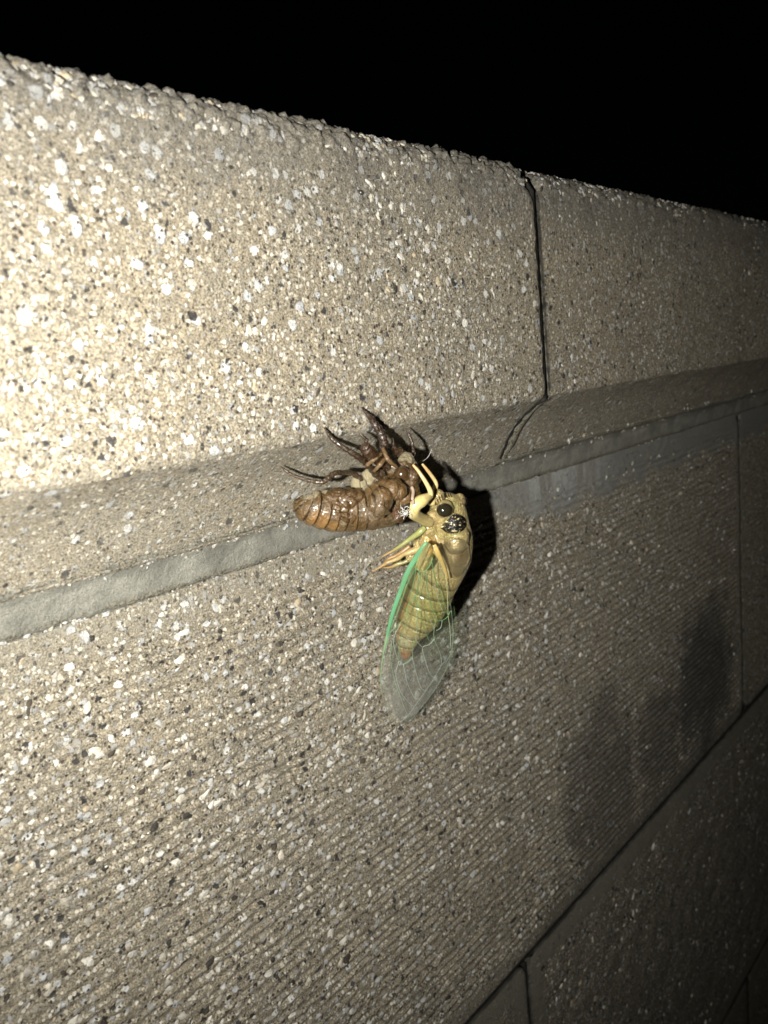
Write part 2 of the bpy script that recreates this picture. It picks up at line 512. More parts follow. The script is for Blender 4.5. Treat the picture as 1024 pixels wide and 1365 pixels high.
def disp_block(z0, z1, rib, margin_top=.011, margin=.006, rr=.006):
    def f(V, NN, x0, x1):
        mm = V * 1000
        zz = V[:, 2]
        front = sstep(.02, .005, V[:, 1])
        ex = np.minimum(V[:, 0] - x0, x1 - V[:, 0]); ez0 = zz - z0; ez1 = z1 - zz
        jog = .0015 * fbm(mm * .12, 2, 3)
        field = sstep(margin, margin + .003, ex + jog) * sstep(margin, margin + .003, ez0 + jog) * sstep(margin_top, margin_top + .004, ez1 + jog)
        o = .00016 * fbm(mm * .9, 3, 5) * front
        if rib:
            ph = (mm[:, 2] + 1.1 * fbm(mm * np.array([.035, .03, .06]), 2, 8) + .55 * fbm(mm * np.array([.22, .3, .4]), 2, 18)) / 3.0
            fr = ph - np.floor(ph)
            saw = np.where(fr < .72, fr / .72, (1 - fr) / .28)
            amp = .00135 * (.35 + 1.1 * np.clip(fbm(mm * np.array([.10, .10, .20]), 3, 28) + .28, 0, 1)) * (.55 + .6 * lumps(mm * np.array([.25, .4, .5]), 29))
            o += front * field * (amp * (saw - .75) + .00055 * (lumps(mm * np.array([.42, .5, .55]), 13) - .4))
        else:
            o += front * field * (.0006 * (lumps(mm * .33, 13) - .4) + .0008 * fbm(mm * .12, 3, 15))
        o += front * .0004 * fbm(mm * .03, 2, 35)
        # outline with small rounded corners and worn arrises
        dx = np.clip(rr - ex, 0, rr); dz = np.clip(rr - np.minimum(ez0, ez1), 0, rr)
        sd = np.where((dx > 0) & (dz > 0), rr - np.sqrt(dx * dx + dz * dz), np.minimum(ex, np.minimum(ez0, ez1)))
        sd = sd + .0002 * fbm(mm * .35, 2, 45)
        bev = .0004 * np.exp(-np.maximum(sd, 0) / .0009) + .006 * sstep(0, -.0010, sd)
        if rib: bev = bev * sstep(.0, .006, ez1)
        o -= front * bev
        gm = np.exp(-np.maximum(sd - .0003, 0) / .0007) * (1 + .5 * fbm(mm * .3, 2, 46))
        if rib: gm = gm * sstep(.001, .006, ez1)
        return o, np.clip(field * front * .4 + .60, 0, 1) if rib else np.clip(field * front + .1, 0, 1), np.clip(gm, 0, 1)
    return f

def cope_profile(ds):
    pts = [(.100, .1965), (.012, .1965), COVE[0]]
    st = [.02, .002]
    for k in range(1, 9):                                   # hollow underside curving out to the arris
        u = k / 8.0
        y, z = cove(u)
        pts.append((y, z)); st.append(ds)
    pts.append((COPE_D, .2196)); st.append(ds)
    pts.append((COPE_D, .2825)); st.append(ds)
    for k in range(1, 7):
        a = math.pi / 2 * k / 6
        pts.append((COPE_D + .008 * (1 - math.cos(a)), .2825 + .008 * math.sin(a))); st.append(ds * .8)
    pts += [(.0, Z_TOP), (.1255, Z_TOP), (.126, .2196), (.100, .1965)]
    st += [.0015, .006, .01, .01]
    return resample(pts, st)

def block_profile(z0, z1, ds):
    pts = [(.100, z0), (.004, z0), (0, z0 + .0004), (0, z1 - .0004), (.004, z1), (.100, z1), (.100, z0)]
    return resample(pts, [.02, .001, ds, .001, .02, .03])

ICO_V, ICO_F = None, None
def ico(sub):
    import bmesh
    bm = bmesh.new(); bmesh.ops.create_icosphere(bm, subdivisions=sub, radius=1)
    V = np.array([v.co[:] for v in bm.verts]); F = np.array([[v.index for v in f.verts] for f in bm.faces]); bm.free()
    return V, F
ICO1, ICO2 = ico(1), ico(2)
STONE_COL = np.array([(.74, .72, .67), (.62, .58, .50), (.44, .45, .46), (.42, .40, .37), (.50, .42, .30), (.016, .016, .018), (.05, .04, .032)])
def stones(parent, places, name='aggregate'):
    """many small stones bedded in a block, joined: places = (point, normal, radius, colour index, proud)"""
    Vs, Fs, Cs = [], [], []; o = 0
    for (p, nrm, r, ci, proud) in places:
        V, F = ICO2 if r > .0011 else ICO1
        k = np.array([rng.uniform(.8, 1.6), rng.uniform(.55, 1.0), .6])
        v = (V * (1 + .34 * (rng.rand(len(V), 1) - .5)) + .16 * (rng.rand(len(V), 3) - .5)) * k * r
        n = np.array(nrm, float); n /= np.linalg.norm(n)
        a = np.cross(n, [math.cos(7 * r * 1e5), .3, math.sin(7 * r * 1e5)]); a /= np.linalg.norm(a); b = np.cross(n, a)
        v = np.outer(v[:, 0], a) + np.outer(v[:, 1], b) + np.outer(v[:, 2], n)
        v = v + np.array(p) + n * r * (proud - .42)
        Vs.append(v); Fs.append(F + o); o += len(v)
        Cs.append(np.repeat(STONE_COL[ci][None] * rng.uniform(.75, 1.05), len(v), 0))
    ob = link(name, np.vstack(Vs), np.vstack(Fs), M_stone, parent, False, cols=np.vstack(Cs))
    ob['kind'] = 'stuff'
    return ob

def pick_col(): return rng.choice(7, p=[.30, .22, .14, .09, .07, .12, .06])
def rx(x0, x1):
    """more stones where the photo shows them large"""
    while True:
        x = rng.uniform(x0, x1)
        d = math.hypot(x + .46, .15)
        if rng.rand() < (.17 / d) ** 2.0: return x
def rad(lo, hi): return lo * (hi / lo) ** (rng.rand() ** 1.9)

# coping blocks
ds = .00055
seg_x = [(-1.2488, -.7498), (-.7490, -.2496), (-.2460, .2510), (.2518, .7510)]
copes = []
for k, (a, b) in enumerate(seg_x):
    fine = k in (1, 2)
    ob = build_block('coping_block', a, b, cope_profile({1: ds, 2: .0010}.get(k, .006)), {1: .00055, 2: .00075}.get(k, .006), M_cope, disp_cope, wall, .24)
    copes.append(ob)
def cope_places(n, x0, x1, lo, hi, back=0.0):
    out = []
    for _ in range(n):
        x = rx(x0, x1)
        if rng.rand() < .62:
            out.append(((x, COPE_D + back, rng.uniform(.2215, .281)), (0, -1, 0), rad(lo, hi), pick_col(), -.05))
        else:
            a = rng.uniform(0, math.pi / 2)
            c = rng.choice(7, p=[.08, .16, .30, .28, .06, .06, .06])
            out.append(((x, COPE_D + back + .008 * (1 - math.cos(a)), .2825 + .008 * math.sin(a)), (0, -math.cos(a), math.sin(a)), rad(lo * 1.1, hi * .8), c, rng.uniform(.0, .3)))
    return out
stones(copes[1], cope_places(3600, -.445, -.2515, .00038, .0014))
stones(copes[2], cope_places(1300, -.2435, .10, .00045, .0015, .00095))

# rows below the coping, running bond
rows = [(.0008, .1882), (-.1890, -.0010), (-.3790, -.1908), (-.5690, -.3808), (-.7590, -.5708), (-.9490, -.7608)]
blocks = {}
for ri, (z0, z1) in enumerate(rows):
    sh = 0.0 if ri % 2 == 0 else -.249
    for k in range(-2, 2):
        a = sh + .5 * k + .0006; b = sh + .5 * (k + 1) - .0006
        if ri == 0: q = {-1: (.0005, .00055), 0: (.0010, .0012)}.get(k, (.008, .008))
        elif ri == 1: q = {-1: (.0012, .0011), 0: (.0010, .0011)}.get(k, (.008, .008))
        elif ri == 2: q = {-1: (.003, .003), 0: (.002, .002)}.get(k, (.01, .01))
        else: q = (.012, .012)
        mt = .007 if ri == 0 else .009
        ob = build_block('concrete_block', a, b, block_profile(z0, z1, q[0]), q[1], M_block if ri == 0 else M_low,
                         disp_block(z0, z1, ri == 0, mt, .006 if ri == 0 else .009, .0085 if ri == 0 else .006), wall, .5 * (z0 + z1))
        blocks[ri, k] = ob
def face_places(n, x0, x1, z0, z1, lo, hi):
    return [((rx(x0, x1), -.00005, rng.uniform(z0, z1)), (0, -1, 0), rad(lo, hi), pick_col(), -.05) for _ in range(n)]
fp_ = face_places(3300, -.445, -.006, .007, .184, .00038, .0016)
stones(blocks[0, -1], [q for q in fp_ if not (q[0][0] > -.225 and q[0][2] < .095 and rng.rand() < .8)])
stones(blocks[1, 0], face_places(900, -.243, .10, -.18, -.012, .0006, .0018))
stones(blocks[1, -1], face_places(160, -.33, -.256, -.18, -.012, .0005, .0016))

# mortar bed under the coping: a grey band struck nearly flush; the other joints are tight, their shade painted near-black
def strip(x0, x1, pts, ds_, base, amp, name='mortar_joint', mat=None):
    prof = resample(pts, [ds_] * (len(pts) - 1))
    def dsp(V, NN, a, b):
        mm = V * 1000
        return amp * fbm(mm * .08, 3, 61) + .00010 * fbm(mm * 1.2, 2, 63) + .6 * amp * fbm(mm * .45, 3, 65), np.zeros(len(V))
    return build_block(name, x0, x1, prof, base, mat or M_mortar, dsp, wall, .5 * (pts[0][1] + pts[-1][1]))
strip(-1.249, 1.0, [(.09, .1878), (.0030, .1872), (.0004, .1880), (-.0006, .1890), (-.0011, .1920), (-.0020, .1952), (-.0036, .1972), (-.0058, .1984), (-.0062, .1994), (.001, .2010), (.09, .1964), (.09, .1884)], .0006, .0010, .0005)
rs_ = []
for _ in range(1500):
    x = rx(-.445, .05)
    if rng.rand() < .55: z = .1985 + rng.randn() * .0012; y = float(np.interp(z, [.188, .1893, .1925, .1972, .1998, .203, .2072], [.0003, -.0006, -.0012, -.0036, -.0063, -.0084, -.0108]))
    else: z = .1884 + rng.randn() * .0010; y = .0002
    rs_.append(((x, y, z), (0, -1, 0), rad(.00022, .00085), rng.choice(7, p=[.10, .18, .22, .28, .08, .09, .05]), .1))
M_joint_shade = None
def m_joint_shade():  # near-black fill: the shade of the joint gaps put into the colour
    t = NT('joint_shade'); pos = t.n('ShaderNodeNewGeometry').outputs['Position']
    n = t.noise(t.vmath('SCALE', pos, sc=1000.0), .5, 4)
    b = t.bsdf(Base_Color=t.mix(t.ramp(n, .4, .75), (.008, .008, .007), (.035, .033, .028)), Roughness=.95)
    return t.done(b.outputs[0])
M_joint_shade = m_joint_shade()
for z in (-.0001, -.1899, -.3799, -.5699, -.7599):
    strip(-1.249, 1.0, [(.09, z - .0012), (.0010, z - .0012), (.0007, z), (.0010, z + .0012), (.09, z + .0012), (.09, z - .0012)], .002, .004, .0001, 'joint_shade', M_joint_shade)
def upright(x, w, zs, ys, name='joint_shade', thin=None):
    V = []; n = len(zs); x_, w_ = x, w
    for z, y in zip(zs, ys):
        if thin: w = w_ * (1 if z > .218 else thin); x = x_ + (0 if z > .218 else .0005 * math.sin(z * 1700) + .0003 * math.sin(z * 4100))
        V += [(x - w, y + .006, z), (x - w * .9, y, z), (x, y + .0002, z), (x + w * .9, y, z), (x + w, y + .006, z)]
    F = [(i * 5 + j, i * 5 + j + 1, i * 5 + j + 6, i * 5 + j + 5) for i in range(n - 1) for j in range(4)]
    link(name, np.array(V), F, M_joint_shade, wall, True, origin=(x, 0, zs[0]))
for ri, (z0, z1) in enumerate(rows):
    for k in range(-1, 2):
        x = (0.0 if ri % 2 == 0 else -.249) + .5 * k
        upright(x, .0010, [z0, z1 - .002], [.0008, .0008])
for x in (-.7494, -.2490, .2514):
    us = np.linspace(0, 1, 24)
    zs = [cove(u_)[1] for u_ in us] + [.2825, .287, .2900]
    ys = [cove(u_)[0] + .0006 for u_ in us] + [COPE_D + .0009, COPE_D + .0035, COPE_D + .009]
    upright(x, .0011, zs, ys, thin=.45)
mj_ = [o for o in wall.children if o.name.startswith('mortar_joint')][0]
mj_['_o'] = [float(v) for v in mj_['_o']]
stones(mj_, rs_, 'grit')
# sliver of mortar beside the coping joint
def sliver():
    zs = np.linspace(.2200, .2815, 60)
    V = []; 
    for i, z in enumerate(zs):
        w = lerp(.0034, .0012, (z - .22) / .0615) + .0003 * math.sin(z * 900)
        y = COPE_D + .0018 + .0002 * math.sin(z * 1300)
        for x, yy in ((-.2481, .01), (-.2478, y + .0006), (-.2476 + w * .5, y - .0001), (-.2474 + w, y + .0002), (-.2472 + w, .01)): V.append((x, yy, z))
    F = []
    for i in range(len(zs) - 1):
        for j in range(4): a = i * 5 + j; F.append((a, a + 1, a + 6, a + 5))
    # along the hollow underside
    us = np.linspace(0, 1, 40); o = len(V)
    for u in us:
        y, z = cove(u)
        w = .0008 + .0034 * math.sin(math.pi * min(1, u * 1.05)) ** 1.5 + .0003 * math.sin(u * 23)
        for x, dy in ((-.2482, .006), (-.2479, .0009), (-.2478 + w * .5, .0003), (-.2476 + w, .0004), (-.2470 + w, .0012)): V.append((x, y + dy * .8, z + dy * .6))
    for i in range(len(us) - 1):
        for j in range(4): a = o + i * 5 + j; F.append((a, a + 1, a + 6, a + 5))
    link('mortar_joint', np.array(V), F, M_mortar, wall, True, origin=(-.248, 0, .21))
sliver()

# ------------------------------------------------------------------ ground, far below the frame
def m_ground():
    t = NT('ground')
    pos = t.n('ShaderNodeNewGeometry').outputs['Position']
    n = t.noise(pos, 9, 6)
    col = t.mix(n, (.05, .045, .035), (.12, .105, .08))
    b = t.bsdf(Base_Color=col, Roughness=.95, Normal=t.bump(t.noise(pos, 60, 5), .01))
    return t.done(b.outputs[0])
g = link('ground', [(-60, -60, -.95), (60, -60, -.95), (60, 60, -.95), (-60, 60, -.95)], [(0, 1, 2, 3)], m_ground(), None, False, origin=(0, 0, -.95))
g['kind'] = 'structure'; g['label'] = 'dark bare ground below the block wall'

# ------------------------------------------------------------------ insect materials
def m_skin(name, rough=.35, coat=.4, bumpd=.00008, sss=.12, metallic=0.0, nscale=1.6):
    """colour comes from the painted 'tint' of the mesh; 'mud' is dull dirt"""
    t = NT(name)
    pos = t.n('ShaderNodeNewGeometry').outputs['Position']
    mm = t.vmath('SCALE', pos, sc=1000.0)
    c = t.attr('tint', 'Color'); mud = t.attr('mud')
    n = t.noise(mm, nscale, 5, .65)
    col = t.mix(t.ramp(n, .25, .75, 0, .55), c, t.mix(1.0, c, (.55, .50, .42), 'MULTIPLY'))
    mudc = t.mix(t.noise(mm, 2.5, 4, .7), (.15, .125, .075), (.29, .25, .165))
    mm_ = t.ramp(t.math('ADD', mud, t.math('MULTIPLY', t.math('SUBTRACT', t.noise(mm, .9, 4, .65), .5), 1.1)), .38, .62)
    col = t.mix(mm_, col, mudc)
    r = t.ramp(mm_, 0, 1, rough, .9)
    nb = t.bump(t.math('ADD', t.noise(mm, 1.3, 4, .6), t.math('MULTIPLY', mm_, .5)), bumpd * 3, 1.0)
    nb = t.bump(t.noise(mm, 5, 3), bumpd, .8, nb)
    b = t.bsdf(Base_Color=col, Roughness=r, Normal=nb, Metallic=metallic)
    b.inputs['Subsurface Weight'].default_value = sss
    b.inputs['Subsurface Radius'].default_value = (1, .6, .3)
    b.inputs['Subsurface Scale'].default_value = .001
    t.w(t.math('MULTIPLY', t.math('SUBTRACT', 1.0, mm_), coat), b.inputs['Coat Weight'])
    b.inputs['Coat Roughness'].default_value = .15
    return t.done(b.outputs[0])
M_shell = m_skin('husk', .27, .45, .00014, .25)
M_body = m_skin('cicada_skin', .28, 1.0, .00030, .05, .5)
M_leg = m_skin('cicada_leg_skin', .35, .35, .00004, .2, 0, 1.2)

def m_plain(name, col, rough, **kw):
    t = NT(name); b = t.bsdf(Base_Color=col, Roughness=rough)
    for k, v in kw.items(): b.inputs[k.replace('_', ' ')].default_value = v
    return t.done(b.outputs[0])
M_eye = m_plain('dark_eye', (.016, .014, .008), .10, Coat_Weight=.5)
M_husk_eye = m_plain('husk_eye', (.045, .026, .012), .12, Coat_Weight=.8)
M_thread = m_plain('white_thread', (.85, .84, .80), .5)
M_hair = m_plain('dark_bristle', (.03, .02, .012), .4)

def m_mark():
    t = NT('black_gold_marking')
    pos = t.n('ShaderNodeNewGeometry').outputs['Position']; mm = t.vmath('SCALE', pos, sc=1000.0)
    v = t.noise(t.vmath('MULTIPLY', mm, (1.0, 1.0, 1.8)), .62, 4, .72)
    m = t.ramp(v, .575, .61)
    col = t.mix(m, (.012, .011, .009), (.72, .62, .38))
    b = t.bsdf(Base_Color=col, Roughness=t.ramp(m, 0, 1, .18, .35), Normal=t.bump(v, .0006))
    b.inputs['Coat Weight'].default_value = .3
    return t.done(b.outputs[0])
M_mark = m_mark()

def m_wing(name, haze, tint):
    t = NT(name)
    pos = t.n('ShaderNodeNewGeometry').outputs['Position']; mm = t.vmath('SCALE', pos, sc=1000.0)
    n = t.noise(t.vmath('MULTIPLY', mm, (1.6, 1.6, .22)), .8, 5, .6); tint = t.attr('tint', 'Color'); hz = t.attr('haze')
    tr = t.n('ShaderNodeBsdfTransparent'); tr.inputs[0].default_value = (.93, .96, .95, 1)
    df = t.n('ShaderNodeBsdfDiffuse'); t.w(tint, df.inputs[0])
    tl = t.n('ShaderNodeBsdfTranslucent'); t.w(tint, tl.inputs[0])
    m1 = t.n('ShaderNodeMixShader'); m1.inputs[0].default_value = .4
    t.w(df.outputs[0], m1.inputs[1]); t.w(tl.outputs[0], m1.inputs[2])
    m2 = t.n('ShaderNodeMixShader'); t.w(t.math('MULTIPLY', hz, t.ramp(n, .3, .7, haze * .75, haze * 1.35)), m2.inputs[0])
    t.w(tr.outputs[0], m2.inputs[1]); t.w(m1.outputs[0], m2.inputs[2])
    gl = t.n('ShaderNodeBsdfGlossy'); gl.inputs['Roughness'].default_value = .28
    t.w(t.bump(t.noise(mm, .8, 4), .0004), gl.inputs['Normal'])
    m3 = t.n('ShaderNodeMixShader'); m3.inputs[0].default_value = .045
    t.w(m2.outputs[0], m3.inputs[1]); t.w(gl.outputs[0], m3.inputs[2])
    return t.done(m3.outputs[0])
M_wing = m_wing('wing_membrane', .13, None)
def m_tint(name, rough=.4):
    t = NT(name); b = t.bsdf(Base_Color=t.attr('tint', 'Color'), Roughness=.6)
    b.inputs['Subsurface Weight'].default_value = .2; b.inputs['Subsurface Scale'].default_value = .0008
    return t.done(b.outputs[0])
M_vein = m_tint('wing_vein')

def paint(V, base, blobs):
    """blobs: (px, py, d, radius_px, colour, strength)"""
    C = np.repeat(np.array([base], float), len(V), 0)
    for (px, py, d, r, c, k) in blobs:
        p = at(px, py, d); R = r * scale_at(p)
        w = k * sstep(1.25, .55, np.linalg.norm(V - p, axis=1) / R)
        C = C * (1 - w[:, None]) + np.array(c) * w[:, None]
    return C

def spine_of(rows_, n=10):
    P = np.array([at(a, b, c) for a, b, c, *_ in rows_])
    C = catmull(P, n)
    R = catmull(np.array([[r[3] * scale_at(p), (r[4] if len(r) > 4 else r[3]) * scale_at(p), 0] for r, p in zip(rows_, P)]), n)
    return C, R[:, 0], R[:, 1]

VIEW = -(CR @ np.array([0, 0, -1.0]))           # from the insects towards the viewer, used only to pose the body sections

def leg(parent, name, pts, radii, colour, mat, tip=None, sp=0, flat=1.0, label=None):
    """pts (px, py, d); radii in px"""
    P = np.array([at(*p) for p in pts]); C = catmull(P, 7)
    R = np.interp(np.linspace(0, len(pts) - 1, len(C)), range(len(pts)), radii) * scale_at(P[0])
    if mat is M_shell: R = R * .72 * (1 + .16 * np.sin(np.arange(len(R)) * 1.9 + pts[0][0]))
    parts = [loft(C, R, R * flat, up=VIEW, seg=12)]
    rs = random.Random(int(pts[0][0] * 7 + pts[0][1]))
    for k in range(sp):
        i = rs.randrange(len(C) // 3, len(C) - 1); d = np.array([rs.uniform(-1, 1), rs.uniform(-1, .2), rs.uniform(-1, 1)])
        T = C[min(i + 1, len(C) - 1)] - C[i - 1]; T /= np.linalg.norm(T); d -= T * (d @ T); d /= np.linalg.norm(d); d = d + T * .6
        a = C[i]; parts.append(loft([a, a + d * R[i] * 1.2, a + d * R[i] * 2.3], [R[i] * .25, R[i] * .14, R[i] * .03], seg=5))
    V, F = merge(parts)
    s = np.linalg.norm(V - P[0], axis=1) / (np.linalg.norm(P[-1] - P[0]) + 1e-9)
    col = np.repeat(np.array([colour], float), len(V), 0)
    if tip is not None:
        w = sstep(.45, .95, s)[:, None]; col = col * (1 - w) + np.array(tip) * w
    ob = link(name, V, F, mat, parent, True, origin=P[0], cols=col, attrs={'mud': np.full(len(V), .0 if mat is not M_shell else .18)})
    if label: ob['label'] = label
    return ob

def patch(parent, name, skin, outline, mat, lift=.00012, nr=10, seg=36, cols=None, mud=0.0, thick=1.0, bulge=0.0):
    """a thin raised plate following a surface: outline in photo px"""
    O = catmull(np.array([(*p, 0) for p in outline + [outline[0]]], float), max(2, seg // len(outline)))[:-1, :2]
    c = O.mean(0); V = []; F = []; m = len(O)
    L, N = skin.hit(*c); V.append(L + N * (lift + bulge))
    for r in range(1, nr + 1):
        u = r / nr
        for o in O:
            q = c + (o - c) * u
            L, N = skin.hit(*q)
            V.append(L + N * ((lift + bulge * (1 - u * u)) * (1 if r < nr else -.5)))
    for j in range(m): F.append((0, 1 + j, 1 + (j + 1) % m))
    for r in range(nr - 1):
        for j in range(m):
            a = 1 + r * m + j; b = 1 + r * m + (j + 1) % m
            F.append((a, a + m, b + m, b))
    V = np.array(V)
    C = cols(V) if callable(cols) else (np.repeat(np.array([cols], float), len(V), 0) if cols is not None else None)
    return link(name, V, F, mat, parent, True, cols=C, attrs={'mud': np.full(len(V), mud)})

# ------------------------------------------------------------------ the empty nymph shell
shell = thing('cicada_shell', 'empty brown muddy cicada nymph shell clinging to the lower edge of the coping block', 'insect shell', at(470, 650, 20))
BR = (.078, .047, .017); BR2 = (.045, .027, .014); BR3 = (.15, .092, .038)
sp_rows = [(399.5, 663, 20, 7, 7), (403, 668, 20.3, 14, 13), (412, 675, 21.3, 21.5, 19), (437, 680, 23, 26, 25), (462, 680, 25, 28, 28),
           (490, 677, 27.5, 29, 29), (512, 671, 29.5, 32, 30), (530, 660, 31, 30, 28), (538, 642, 31, 22, 22), (541, 626, 30.5, 19, 18), (543, 614, 30, 13, 12), (545, 607, 29.5, 6, 6)]
C, A, B = spine_of(sp_rows, 14)
def rings(s, th):
    k = np.ones_like(th)
    if s < .47:
        u = (s / .47) * 11.0; fr = u - math.floor(u)
        k = k * (1 - .05 * math.exp(-((fr - .06) / .11) ** 2) + .02 * fr)
    return k
main = loft(C, A, B, up=VIEW, seg=56, shape=rings)
bl = []
for (px, py, d, r) in [(527, 652, 36.5, 17), (508, 668, 36, 20), (541, 634, 34, 13), (478, 645, 26, 13), (492, 634, 27, 11), (524, 624, 29, 13), (505, 633, 28, 12), (512, 610, 27, 12), (490, 640, 26.5, 12), (528, 688, 33, 14), (545, 655, 31, 11)]:
    p = at(px, py, d); bl.append(ell(p, np.array([1, .8, 1]) * r * .9 * scale_at(p)))
Vb, Fb = fuse([main] + bl, .00017, 2)
Nb = vnormals(Vb, Fb)
mmb = Vb * 1000
# nearest spine parameter for bands
dist = ((Vb[:, None, :] - C[None]) ** 2).sum(2); si = dist.argmin(1) / (len(C) - 1)
front_half = sstep(.45, .58, si)
Vb = Vb + Nb * (front_half * (.0009 * fbm(mmb * .33, 3, 71) - .0004 * np.abs(fbm(mmb * .5, 2, 75))) + .00016 * fbm(mmb * 1.1, 2, 73))[:, None]
u = si / .47 * 11; fr = u - np.floor(u)
band = np.where(si < .49, np.exp(-((fr - .02) / .13) ** 2), 0)
cols = paint(Vb, BR, [(425, 692, 24, 16, (.19, .105, .035), .8), (445, 703, 26, 10, (.17, .095, .032), .8), (500, 655, 30, 14, BR3, .7), (530, 655, 36, 14, (.16, .09, .034), .8), (535, 690, 30, 12, (.09, .04, .02), .9), (515, 685, 34, 16, (.16, .08, .035), .8),
                      (505, 620, 28, 16, BR2, .8), (497, 614, 30, 6, (.55, .27, .05), .9), (412, 690, 20, 20, BR3, .7), (450, 700, 24, 20, BR3, .6)])
cols = cols * (1 - .85 * band[:, None])
cols = np.where((si < .47)[:, None], cols * (1.15 + .5 * (fr[:, None] - .5)), cols)
mud = paint(Vb, (0.10, 0, 0), [(412, 655, 22, 16, (.75, 0, 0), 1), (440, 655, 24, 14, (.8, 0, 0), 1), (436, 678, 28, 10, (.75, 0, 0), 1), (475, 648, 27, 16, (.7, 0, 0), 1),
                               (478, 640, 26, 18, (.8, 0, 0), 1), (491, 635, 28, 13, (.75, 0, 0), 1), (500, 648, 33, 6, (.6, 0, 0), 1), (545, 611, 31, 16, (.95, 0, 0), 1), (534, 608, 31, 9, (.8, 0, 0), 1), (460, 695, 28, 9, (.5, 0, 0), 1), (505, 627, 30, 8, (.45, 0, 0), 1),
                               (517, 637, 33, 7, (.55, 0, 0), 1)])[:, 0]
Vb = Vb + Nb * np.where(si < .50, (1 - sstep(.44, .50, si)) * (.00032 * fr - .00042 * np.exp(-((fr - .02) / .10) ** 2)), 0)[:, None]
sb = link('body', Vb, Fb, M_shell, shell, True, cols=cols, attrs={'mud': mud})
SK = Skin(Vb, Fb)
def padc(V): return paint(V, (.085, .047, .017), [(452, 668, 30, 12, (.12, .066, .024), .8), (480, 655, 32, 10, (.10, .045, .02), .8)])
patch(shell, 'wing_pad', SK, [(431, 663), (437, 654), (452, 651), (472, 651), (487, 653), (486, 662), (479, 671), (468, 679), (455, 677), (441, 671)], M_shell, .00035, cols=padc, mud=.16, bulge=.0011)
patch(shell, 'wing_pad', SK, [(444, 677), (456, 681), (469, 683), (476, 690), (470, 698), (458, 695), (449, 687)], M_shell, .00025, cols=padc, mud=.22, bulge=.0007)
# thorax plates
patch(shell, 'thorax_plate', SK, [(505, 640), (514, 634), (524, 637), (531, 646), (530, 660), (520, 668), (509, 662), (503, 650)], M_shell, .00018, cols=(.12, .072, .03), mud=.2, bulge=.0003)
patch(shell, 'thorax_plate', SK, [(534, 648), (542, 646), (547, 655), (546, 670), (538, 680), (532, 668)], M_shell, .00018, cols=(.13, .075, .03), mud=.2, bulge=.0003)
patch(shell, 'thorax_plate', SK, [(497, 668), (510, 671), (522, 684), (526, 698), (512, 704), (492, 703), (483, 692), (487, 677)], M_shell, .00015, cols=(.10, .065, .032), mud=.33, bulge=.0007)
patch(shell, 'thorax_plate', SK, [(525, 676), (535, 682), (541, 692), (535, 700), (528, 694)], M_shell, .00015, cols=(.07, .035, .018), mud=.05, bulge=.0004)
# eyes
for (px, py, r) in [(535.5, 631.5, 10.5), (555, 633, 8)]:
    L, N = SK.hit(px, py)
    if px > 550: L = at(px, py, 29.5); N = VIEW
    s = scale_at(L)
    ob = link('eye', *ell(L - N * r * s * .35, np.array([1, 1, 1]) * r * s), M_husk_eye, shell)
patch(shell, 'split_shade', SK, [(534, 672), (542, 664), (548, 672), (548, 686), (544, 697), (536, 701), (531, 694), (535, 684)], m_plain('painted_hollow', (.012, .007, .004), .6), .0002, bulge=.0003)  # dark raised patch, the shade inside the split painted on
patch(shell, 'face_plate', SK, [(545, 620), (555, 622), (558, 634), (553, 648), (546, 645)], M_shell, .0002, cols=(.08, .045, .02), mud=.3, bulge=.0008)
# legs
DK = (.036, .022, .012)
leg(shell, 'leg', [(482, 640, 27), (470, 631, 27), (455, 630, 28), (448, 630, 28.5), (438, 637, 28.5), (429, 643, 28), (410, 640, 25.5), (392, 634, 23), (382, 628, 22), (373.5, 621.5, 20.8)],
    [6, 5, 4.5, 4.5, 5, 4, 3.4, 2.6, 2.6, 1.0], (.05, .032, .018), M_shell, sp=6, label='hind leg stretched out along the underside')
leg(shell, 'leg', [(507, 640, 28), (498, 628, 29), (489, 618, 30), (478, 609, 31), (462, 599, 30.5), (446, 588, 29), (439, 580, 28), (432.5, 570, 27)],
    [8, 7, 5.6, 6, 4.6, 3.8, 3.2, 1.1], DK, M_shell, sp=6, label='middle leg gripping the lower edge of the coping')
leg(shell, 'leg', [(516, 622, 29), (504, 612, 31), (492, 603, 33), (486, 594, 33.5)], [8, 10, 12, 8], (.042, .022, .012), M_shell, sp=0, label='thick front thigh')
leg(shell, 'leg', [(508, 603, 30), (512, 592, 31.5), (508, 578, 31.5), (500, 566, 30.5), (493, 556, 29), (487, 549, 28), (481.5, 543, 27.2)],
    [7, 8, 8.5, 7, 5, 2.8, .9], (.03, .017, .011), M_shell, sp=5, label='digging front claw gripping the coping')
leg(shell, 'leg', [(489, 588, 33), (484, 582, 33), (478.5, 576, 32.5)], [5, 3, .8], DK, M_shell)
leg(shell, 'leg', [(530, 606, 27), (526, 598, 27.5), (524, 590, 28), (524, 583, 28)], [7, 5, 3, .7], DK, M_shell, sp=3)
leg(shell, 'leg', [(551, 610, 28), (551, 600, 28.5), (549, 589, 28.5), (545, 579, 28), (541.5, 571, 27.5)], [4.5, 3.2, 3, 2.4, .7], DK, M_shell, sp=8, label='far front leg with bristles')
leg(shell, 'leg', [(540, 612, 28), (533, 602, 27.5), (520, 602, 27.5), (510, 597, 29)], [8, 8, 7, 6], (.055, .03, .015), M_shell, sp=3)
for a, b, c in [((488, 621, 31), (499, 612, 33), (509, 604, 33)), ((499, 628, 31), (508, 618, 33), (516, 607, 32)), ((511, 598, 33), (517, 612, 34.5), (528, 622, 34.5))]:
    leg(shell, 'leg_segment', [a, b, c], [3.5, 4.6, 3], (.13, .08, .036), M_shell)
